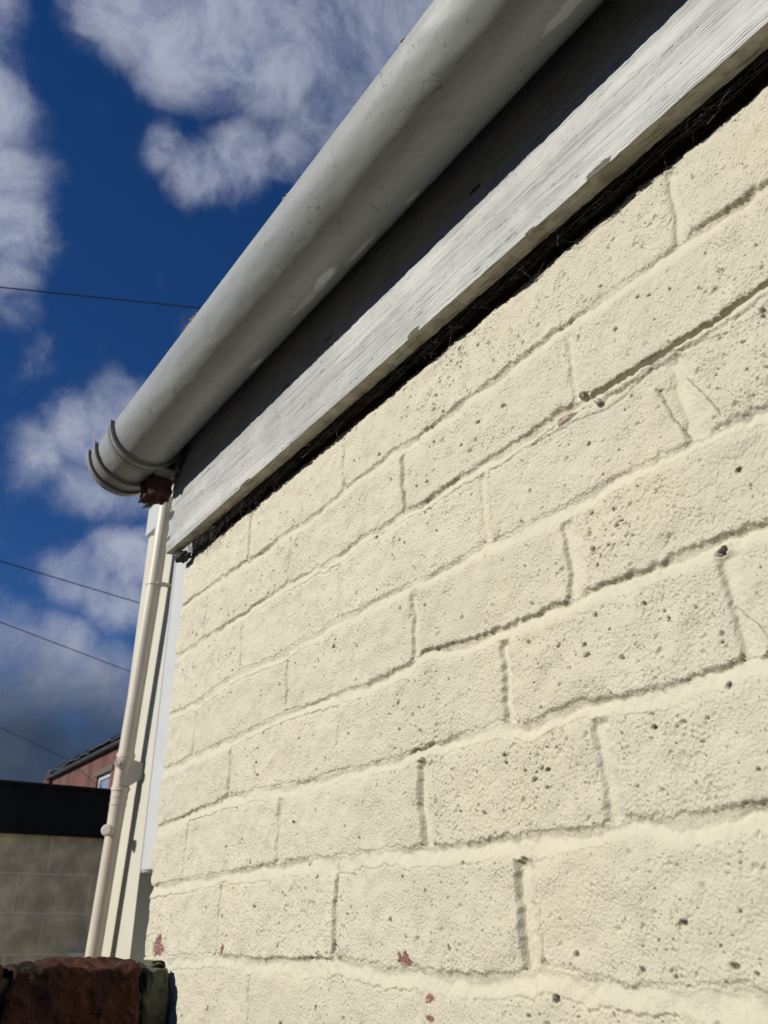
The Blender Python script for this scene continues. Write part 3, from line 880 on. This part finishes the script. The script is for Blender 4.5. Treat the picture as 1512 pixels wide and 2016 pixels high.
# ================================================================== netting in the gap under the board
net = thing('eaves_netting', 'fine tangled plastic netting stuffed in the dark gap under the white fascia board', 'netting', (0, -.01, .004))
def strand(pts, r):
    nb.tube(pts, r, 3, caps=False)
nb = MB()
def sheet(x, t):
    # t 0 = behind the board's lower edge, 1 = on the wall top
    wob = .0016 * math.sin(x * 61 + 1) + .0012 * math.sin(x * 143) + .0008 * math.sin(x * 311 + t * 3)
    sag = .006 * math.sin(PI * t)
    y = -.0135 + .0105 * t - sag * .55 + wob * .5
    z = .0065 - .0015 * t - sag * .75 - .002 * t + wob
    return (x, y, z)
for row in range(7):
    t0 = row / 6
    for seg0 in np.arange(-.034, 1.25, .06):
        pts = []
        for x in np.arange(seg0, seg0 + .0605, .006):
            tj = min(1.0, max(0, t0 + .07 * math.sin(x * 97 + row * 2.1) + rnd.gauss(0, .022)))
            a = sheet(x, tj); pts.append((a[0], a[1] + rnd.gauss(0, .0002), a[2] + rnd.gauss(0, .0002)))
        strand(pts, .00020 if row % 2 else .00014)
x = -.034
while x < 1.25:
    dx = rnd.gauss(0, .0016); pts = []
    for t in np.linspace(-.03, 1.0, 7):
        a = sheet(x + dx * t + .0018 * math.sin(t * 9 + x * 50), min(1, max(0, t))); pts.append((a[0], a[1] + rnd.gauss(0, .0002), a[2] + rnd.gauss(0, .0002)))
    strand(pts, .00014); x += rnd.uniform(.004, .007)
for _ in range(320):                            # loose bunched threads, thick towards the wall's end
    x0 = -.020 + abs(rnd.gauss(0, .11)) if rnd.random() < .72 else rnd.uniform(0, 1.0)
    t = rnd.uniform(.05, .95); a = Vector(sheet(x0, t)) + Vector((0, -.001, -.001)); pts = [a]
    d = Vector((rnd.gauss(0, .003), rnd.gauss(0, .0012), rnd.gauss(0, .002)))
    for _k in range(4):
        a = a + d; d = d + Vector((rnd.gauss(0, .0018), rnd.gauss(0, .001), rnd.gauss(0, .0015)))
        a.y = min(a.y, -.002); pts.append(a.copy())
    strand(pts, rnd.uniform(.00010, .0002))
no = nb.build('mesh', simple('dull_black_plastic_thread', (.075, .07, .065), .6, .3, 40), net, 60); no['kind'] = 'stuff'
tf = rock('foam_plug', (-.044, -.010, -.0005), (.026, .016, .009), simple('black_foam', (.02, .02, .018), .9, .3, 80), net, 9, .3)

# ================================================================== low brick wall at lower left
low = thing('low_brick_wall', 'dark red brick garden wall with mossy mortar butting the cream wall', 'garden wall', (.0, -.15, -2.4))
M_LOW = brick_mat('old_engineering_red_brick', (.045, .020, .013), (.11, .034, .017), (.15, .11, .085), 26, .9, .012, (.014, .012, .009), 1.0)
M_LMORT = brick_mat('mossy_cement', (.075, .075, .048), (.13, .125, .085), (.26, .25, .19), 45, .95, .005, (.035, .035, .022), .45)
def rough_brick(x0, x1, y0, y1, z0, z1, mat, parent, seed, amp=.0025, name='brick', cuts=18, topamp=1.0):
    from mathutils import noise
    bm = bmesh.new(); bmesh.ops.create_cube(bm, size=1.0)
    bmesh.ops.subdivide_edges(bm, edges=bm.edges[:], cuts=cuts, use_grid_fill=True)
    off = Vector(parent_world(parent)); c = Vector(((x0+x1)/2, (y0+y1)/2, (z0+z1)/2)); s = Vector((x1-x0, y1-y0, z1-z0))
    for v in bm.verts:
        q = Vector((v.co.x * s.x, v.co.y * s.y, v.co.z * s.z))
        # round the arrises
        e = [abs(v.co.x) * 2, abs(v.co.y) * 2, abs(v.co.z) * 2]
        rr = .006
        inn = Vector([max(-h + rr, min(h - rr, q[i])) for i, h in enumerate((s.x/2, s.y/2, s.z/2))])
        d = q - inn
        if d.length > 1e-7: q = inn + d.normalized() * min(d.length, rr)
        p_ = q * 30 + Vector((seed * 3.1, seed, 0))
        dr = d.normalized() if d.length > 1e-7 else Vector((0, 0, 0))
        k = noise.fractal(p_ * .6, 1, 2, 3) * amp * 1.6 + noise.fractal(p_ * 3, 1, 2, 4) * amp * .6
        if v.co.z > .45: k *= topamp
        v.co = c + q + dr * k - off
    me = bpy.data.meshes.new(name); bm.to_mesh(me); bm.free()
    for p2 in me.polygons: p2.use_smooth = True
    me.materials.append(mat); o = bpy.data.objects.new(name, me); COL.objects.link(o); o.parent = parent
    return o
rough_brick(-.055, .0515, -.176, -.036, -.605, -.5345, M_LOW, low, 1, .0050, cuts=52, topamp=1.0)
rough_brick(-.055, .0500, -.300, -.186, -.605, -.5360, M_LOW, low, 2, .0060, cuts=40)
rough_brick(-.055, .0500, -.420, -.308, -.605, -.5370, M_LOW, low, 4, .003, cuts=12)
rough_brick(-.050, .0500, -.033, -.0035, -.608, -.5385, M_LMORT, low, 7, .0050, 'mortar_fillet', cuts=30, topamp=1.2)
rough_brick(-.052, .0440, -.190, -.172, -.606, -.545, M_LMORT, low, 8, .003, 'mortar_joint', cuts=12)
rough_brick(-.052, .0440, -.312, -.296, -.606, -.545, M_LMORT, low, 9, .003, 'mortar_joint', cuts=10)
for k in range(1, 24):
    zt = -.605 - .075 * (k - 1) - .010
    if zt - .065 < -2.4: break
    for q in range(5):
        y1 = -.004 - q * .112 - (.05 if k % 2 else 0)
        if y1 - .1 < -.60: continue
        mb = MB(); mb.box(-.053, .050, y1 - .102, y1, zt - .065, zt, .003); mb.build('brick', M_LOW, low)
mb = MB(); mb.box(-.050, .044, -.55, -.0005, -2.4, -.604); mb.build('mortar', M_LMORT, low)
# crumbs of cement on the top corner by the painted wall
mb = rock('cement_dab', (-.010, -.007, -.5375), (.050, .014, .008), M_LMORT, low, 12, .3)

# ================================================================== set-back neighbouring house
M_CREAM = simple('cream_smooth_render', (.46, .445, .37), .75, .05, 3, .25, 60, .002)
M_WHITE = simple('white_gloss_paint', (.46, .47, .465), .4, .05, 4)
nb_h = thing('neighbour_house', 'cream rendered house set back beyond the wall corner with white eaves board', 'house', (-1.6, .96, -2.4))
mb = MB(); mb.box(-3.235, -2.755, .96, 6.0, -2.4, 1.60); mb.box(-2.755, -.055, .96, 6.0, -.262, 1.60); mb.box(-2.755, -.055, 1.30, 6.0, -2.4, -.262); mb.box(-1.85, -.055, .96, 1.30, -2.4, -.262); mb.build('wall', M_CREAM, nb_h)
mb = MB(); mb.box(-2.754, -1.851, 1.262, 1.299, -2.39, -.263, .003); mb.build('door', M_WHITE, nb_h)
mb = MB(); mb.box(-3.13, 2.0, .905, .93, 1.475, 1.655, .003); mb.build('fascia_board', M_WHITE, nb_h)
mb = MB(); mb.box(-3.12, 2.0, .9302, .959, 1.49, 1.505); mb.build('soffit', M_WHITE, nb_h)
mb = MB(); mb.add([(-3.17, .875, 1.672), (2, .875, 1.672), (2, 3.6, 3.1), (-3.17, 3.6, 3.1), (-3.17, .875, 1.660), (2, .875, 1.660), (2, 3.6, 3.08), (-3.17, 3.6, 3.08)],
       [(0, 1, 2, 3), (7, 6, 5, 4), (0, 4, 5, 1), (1, 5, 6, 2), (2, 6, 7, 3), (3, 7, 4, 0)])
mb.build('roof', M_SLATE, nb_h)
# white upright board with bead lines beside the painted wall's edge
mb = MB(); mb.box(-2.648, -1.80, .925, .9595, -.262, 1.44, .004); mb.tube([(-2.735, .958, -.258), (-2.735, .958, 1.44)], .010, 10); mb.build('corner_trim', M_WHITE, nb_h)
mb = MB(); mb.box(-.055, -.045, .216, .959, -2.4, .20); mb.build('side_wall', M_CREAM, nb_h)

# ================================================================== drainpipe
M_PIPE = simple('cream_painted_pipe', (.52, .47, .385), .45, .08, 5, .1, 60, .001)
pipe = thing('drainpipe', 'cream painted round drainpipe with a wall clamp standing before the set back house', 'drainpipe', (-3.1, .88, -2.4))
def px_(z):  # the pipe leans slightly
    return np.interp(z, [-2.4, -.577, -.08, .452, 1.07, 1.6], [-3.14, -2.985, -2.930, -2.876, -2.806, -2.772])
def pipe_seg(name, z0, z1, r0, r1, parent, n=6, mat=None):
    mb = MB(); zs_ = np.linspace(z0, z1, n)
    mb.tube([(px_(z), .88, z) for z in zs_], [r0 + (r1 - r0) * i / (n - 1) for i in range(n)], 32)
    return mb.build(name, mat or M_PIPE, parent)
pipe_seg('upper_pipe', .25, 1.56, .036, .036, pipe, 10)
pipe_seg('lower_pipe', -2.4, .0, .034, .034, pipe, 14)
br = pipe_seg('branch_fitting', .095, .262, .0385, .0385, pipe)
pipe_seg('socket_ring', .238, .254, .0425, .0425, br, 3)
pipe_seg('socket_ring', .225, .230, .041, .041, br, 3)
pipe_seg('socket_ring', .092, .106, .0425, .0425, br, 3)
sl = pipe_seg('reducer_sleeve', -.0005, .0915, .0355, .0385, pipe)
pipe_seg('taper', -.095, -.0008, .0335, .036, sl)
pipe_seg('socket_ring', .062, .066, .0400, .0400, sl, 3)
pipe_seg('socket_ring', .030, .034, .0395, .0395, sl, 3)
# clamp arm reaching to the wall on the right, with bolt head
cl = MB()
xz = px_(.19)
def prism(mb, poly, y0, y1):
    n = len(poly); v = [(x, y0, z) for x, z in poly] + [(x, y1, z) for x, z in poly]
    f = [tuple(range(n)), tuple(range(n, 2 * n))[::-1]] + [(k, (k + 1) % n, n + (k + 1) % n, n + k) for k in range(n)]
    mb.add(v, f)
# built as a sloping strap in the plane square to the pipe's outer face
arm_pts = [(xz + .018, .858, .112), (xz + .022, .90, .104), (xz + .030, .9585, .146), (xz + .030, .9585, .214), (xz + .022, .905, .228), (xz + .018, .858, .236)]
n = len(arm_pts); dvec = Vector((.014, -.002, 0))
cl.add([Vector(q) for q in arm_pts] + [Vector(q) + dvec for q in arm_pts], [tuple(range(n)), tuple(range(n, 2*n))[::-1]] + [(k, (k+1) % n, n + (k+1) % n, n + k) for k in range(n)])
ca = cl.build('clamp_arm', M_PIPE, pipe)
hd = MB(); ax = Vector((.80, -.60, 0)); c0 = Vector((xz + .012, .862, .205))
hd.tube([c0 + ax * .022, c0 + ax * .040], .021, 20); hd.tube([c0 + ax * .0401, c0 + ax * .046], .012, 6)
hd.build('bolt', simple('painted_bolt', (.42, .38, .30), .5, .2, 60), ca)
kb = MB(); c1 = Vector((px_(-.085) + .008, .868, -.085))
kb.tube([c1 + ax * .025, c1 + ax * .048], .020, 20); kb.tube([c1 + ax * .0481, c1 + ax * .066], .025, 20); kb.tube([c1 + ax * .0661, c1 + ax * .072], [.025, .018], 20)
kb.build('access_cap', M_PIPE, pipe)
uc = MB(); uc.tube([(px_(1.075), .88, 1.070), (px_(1.085), .88, 1.083)], .039, 24); uc.box(px_(1.08) + .02, px_(1.08) + .05, .88, .957, 1.068, 1.080)
uc.build('pipe_clip', M_PIPE, pipe)
uc = MB(); uc.tube([(px_(1.12), .88, 1.112), (px_(1.13), .88, 1.140)], .0345, 24); uc.build('clip_shadow_band', simple('painted_shadow_blue', (.40, .42, .47), .5, .1), pipe)  # bluish shadow above the clip, put in as a coloured band

# ================================================================== unseen wall added behind the camera to block low sky and shade the yard
mb = MB(); mb.box(-2.2, 7, -3.3, -3.08, -2.4, .88)
yw = mb.build('light_block_wall', brick_mat('light_block_brick', (.07, .035, .025), (.10, .045, .035), (.05, .035, .03), 6)); tag(yw, kind='structure')

# ================================================================== outbuilding of painted blocks, in shade
M_BLOCK = simple('cream_painted_block', (.78, .67, .46), .9, .30, 9, .6, 50, .004)
M_BLOCKJ = simple('cream_painted_joint', (.90, .83, .64), .9, .12, 9)
M_BLACK = simple('black_painted_board', (.010, .010, .010), .7, .5, 6, spec=.25)
ob = thing('outbuilding', 'shaded flat roofed block outbuilding with a deep black fascia across the yard', 'outbuilding', (-4.2, .8, -2.4))
zr = [.016, -.197, -.398, -.598, -.80, -1.0, -1.2, -1.4, -1.6, -1.8, -2.0, -2.2, -2.4]
for r in range(len(zr) - 1):
    z1 = zr[r]; z0 = zr[r + 1] + .010
    ph = [.951, .797, .967, .800][r % 4]
    for k in range(-7, 5):
        y0 = ph + .402 * k + .006; y1 = ph + .402 * (k + 1) - .006
        if r > 5 and k % 1 == 0 and r > 7: pass
        mb = MB(); j = rnd.uniform(0, .004)
        mb.box(-4.35, -4.2 + j, y0, y1, z0, z1, .003); mb.build('block', M_BLOCK, ob)
mb = MB(); mb.box(-4.36, -4.2025, -1.9, 2.95, -2.4, .017); mb.build('joints', M_BLOCKJ, ob)
for (ya, yb) in ((-1.95, .299), (.3, 3.05)):
    mb = MB(); mb.box(-4.19, -4.155, ya, yb, .008, .262, .004); mb.build('fascia_board', M_BLACK, ob)
mb = MB(); mb.box(-7.5, -4.145, -2.0, 3.1, .2625, .285, .004); mb.build('flat_roof', M_BLACK, ob)
mb = MB(); mb.box(-7.4, -4.19, -1.9, 3.0, .018, .262); mb.build('roof_core', M_BLACK, ob)
mb = MB(); mb.box(-4.1985, -4.06, 1.13, 1.75, -.66, -.583, .004); mb.build('stone_ledge', M_BLOCKJ, ob)

# ================================================================== brick house in the distance
M_FAR = None
def far_brick():
    mt, t, b = new_mat('distant_red_brickwork'); p = pos(t)
    bt = t.node('ShaderNodeTexBrick'); t.put(bt, 'Vector', t.scale(p, (1, 1, 1), rot=(PI / 2, 0, 0)))
    bt.inputs['Scale'].default_value = 1.0; bt.inputs['Brick Width'].default_value = .225; bt.inputs['Row Height'].default_value = .075
    bt.inputs['Mortar Size'].default_value = .006
    bt.inputs['Color1'].default_value = (.135, .042, .026, 1); bt.inputs['Color2'].default_value = (.09, .03, .02, 1); bt.inputs['Mortar'].default_value = (.13, .10, .085, 1)
    n = t.noise(t.scale(p, (2.2, 2.2, .35)), 1.0, 4, .6)
    c = t.mix(t.math('MULTIPLY', t.ramp(n.outputs['Fac'], .46, .60), .75), bt.outputs['Color'], (.055, .028, .022))
    t.put(b, 'Base Color', c); b.inputs['Roughness'].default_value = .9
    return mt
M_FAR = far_brick()
fh = thing('brick_house', 'distant red brick house with dark slate eaves seen over the black topped outbuilding', 'house', (-20, 6, -2.4))
mb = MB()
# wall front with an opening for the window
def wall_open(mb, x0, x1, y0, y1, z0, z1, ox0, ox1, oz0, oz1):
    mb.box(x0, ox0, y0, y1, z0, z1); mb.box(ox1, x1, y0, y1, z0, z1); mb.box(ox0, ox1, y0, y1, z0, oz0); mb.box(ox0, ox1, y0, y1, oz1, z1)
wall_open(mb, -24.6, -12, 6.0, 6.25, -2.4, 3.62, -20.45, -19.45, 1.6, 3.02)
mb.box(-24.6, -24.35, 6.2505, 12, -2.4, 3.62)
mb.build('wall', M_FAR, fh)
wf = MB(); wf.box(-20.44, -20.34, 6.05, 6.12, 1.62, 3.0); wf.box(-19.56, -19.46, 6.05, 6.12, 1.62, 3.0); wf.box(-20.339, -19.561, 6.05, 6.12, 2.92, 3.0); wf.box(-20.339, -19.561, 6.05, 6.12, 2.28, 2.36)
wfo = wf.build('window', M_WHITE, fh)
mb = MB(); mb.box(-20.34, -19.56, 6.085, 6.095, 1.63, 2.92)
mg, tg, bgx = new_mat('window_glass_far'); bgx.inputs['Base Color'].default_value = (.30, .34, .40, 1); bgx.inputs['Roughness'].default_value = .08; bgx.inputs['Metallic'].default_value = .4
mb.build('pane', mg, wfo)
mb = MB(); mb.box(-20.65, -19.25, 5.97, 5.999, 3.02, 3.16); mb.build('lintel', simple('dark_stone_lintel', (.10, .08, .07), .9), fh)
mb = MB(); mb.box(-24.9, -12, 5.86, 5.96, 3.52, 3.63, .02); mb.build('gutter', simple('black_iron', (.02, .02, .02), .5), fh)
rows = []
for r in range(4):
    for k in range(54):
        x0 = -24.95 + .24 * k + (.12 if r % 2 else 0)
        y0 = 5.83 + .17 * r; z0 = 3.66 + .12 * r
        mb = MB(); h_ = rnd.uniform(-.03, .03)
        mb.add([(x0, y0, z0 + h_), (x0 + .235, y0, z0 + h_), (x0 + .235, y0 + .26, z0 + .185 + h_), (x0, y0 + .26, z0 + .185 + h_),
                (x0, y0, z0 + .03 + h_), (x0 + .235, y0, z0 + .03 + h_), (x0 + .235, y0 + .26, z0 + .215 + h_), (x0, y0 + .26, z0 + .215 + h_)],
               [(3, 2, 1, 0), (4, 5, 6, 7), (0, 1, 5, 4), (1, 2, 6, 5), (2, 3, 7, 6), (3, 0, 4, 7)])
        mb.build('slate', M_SLATE, fh)
mb = MB(); mb.add([(-24.9, 6.3, 4.0), (-12, 6.3, 4.0), (-12, 9.4, 6.2), (-24.9, 9.4, 6.2), (-24.9, 12.5, 4.0), (-12, 12.5, 4.0), (-24.9, 6.3, 3.5), (-12, 6.3, 3.5), (-24.9, 12.5, 3.5), (-12, 12.5, 3.5)],
        [(0, 1, 2, 3), (3, 2, 5, 4), (0, 3, 4, 8, 6), (1, 7, 9, 5, 2), (0, 6, 7, 1), (4, 5, 9, 8), (6, 8, 9, 7)])
mb.build('roof', M_SLATE, fh)
ch = MB(); ch.box(-26.2, -25.6, 6.1, 6.6, -2.4, 3.55); ch.tube([(-25.75, 6.2, 3.55), (-25.75, 6.2, 3.95)], .09, 12); ch.tube([(-26.05, 6.2, 3.55), (-26.05, 6.2, 3.75)], .09, 12)
cho = ch.build('chimney_stack', M_FAR); tag(cho, 'small dark chimney stack with pots left of the distant brick house', 'chimney')

# ================================================================== overhead cables
M_CABLE = simple('weathered_black_cable', (.035, .04, .05), .6, .2, 5)
def wire(a, t1, b, t2, r, label, ext0=.6, ext1=.9):
    A = CAM + Vector(a) * t1; B = CAM + Vector(b) * t2
    d = B - A; P0_ = A - d * ext0; P1_ = B + d * ext1
    mb = MB(); pts = []
    for k in range(25):
        t = k / 24; q = P0_.lerp(P1_, t); pts.append(q)
    mb.tube(pts, r, 8); o = mb.build('overhead_cable', M_CABLE)
    tag(o, label, 'cable', 'overhead cables crossing the sky')
def at_h(v, z): return (z - CAM.z) / v[2]
wr = [((-.892, .067, .696), (-.762, .273, .672), 5.6, 5.7, .0075, 'highest overhead cable crossing the open blue sky and passing behind the grey gutter'),
      ((-1.015, .151, .403), (-.938, .301, .357), 4.4, 4.5, .0085, 'thin overhead cable crossing the white cloud just below the gutter end'),
      ((-1.043, .169, .338), (-.976, .312, .284), 4.2, 4.3, .0085, 'overhead cable against the top of the dark rain cloud left of the drainpipe'),
      ((-1.09, .201, .225), (-1.056, .281, .189), 3.9, 3.95, .008, 'lowest overhead cable sloping across the dark cloud towards the distant brick house')]
for i, (a, b, za, zb, r, lab) in enumerate(wr):
    wire(a, at_h(a, za), b, at_h(b, zb), r, lab, ext1=(.35 if i == 3 else .9))
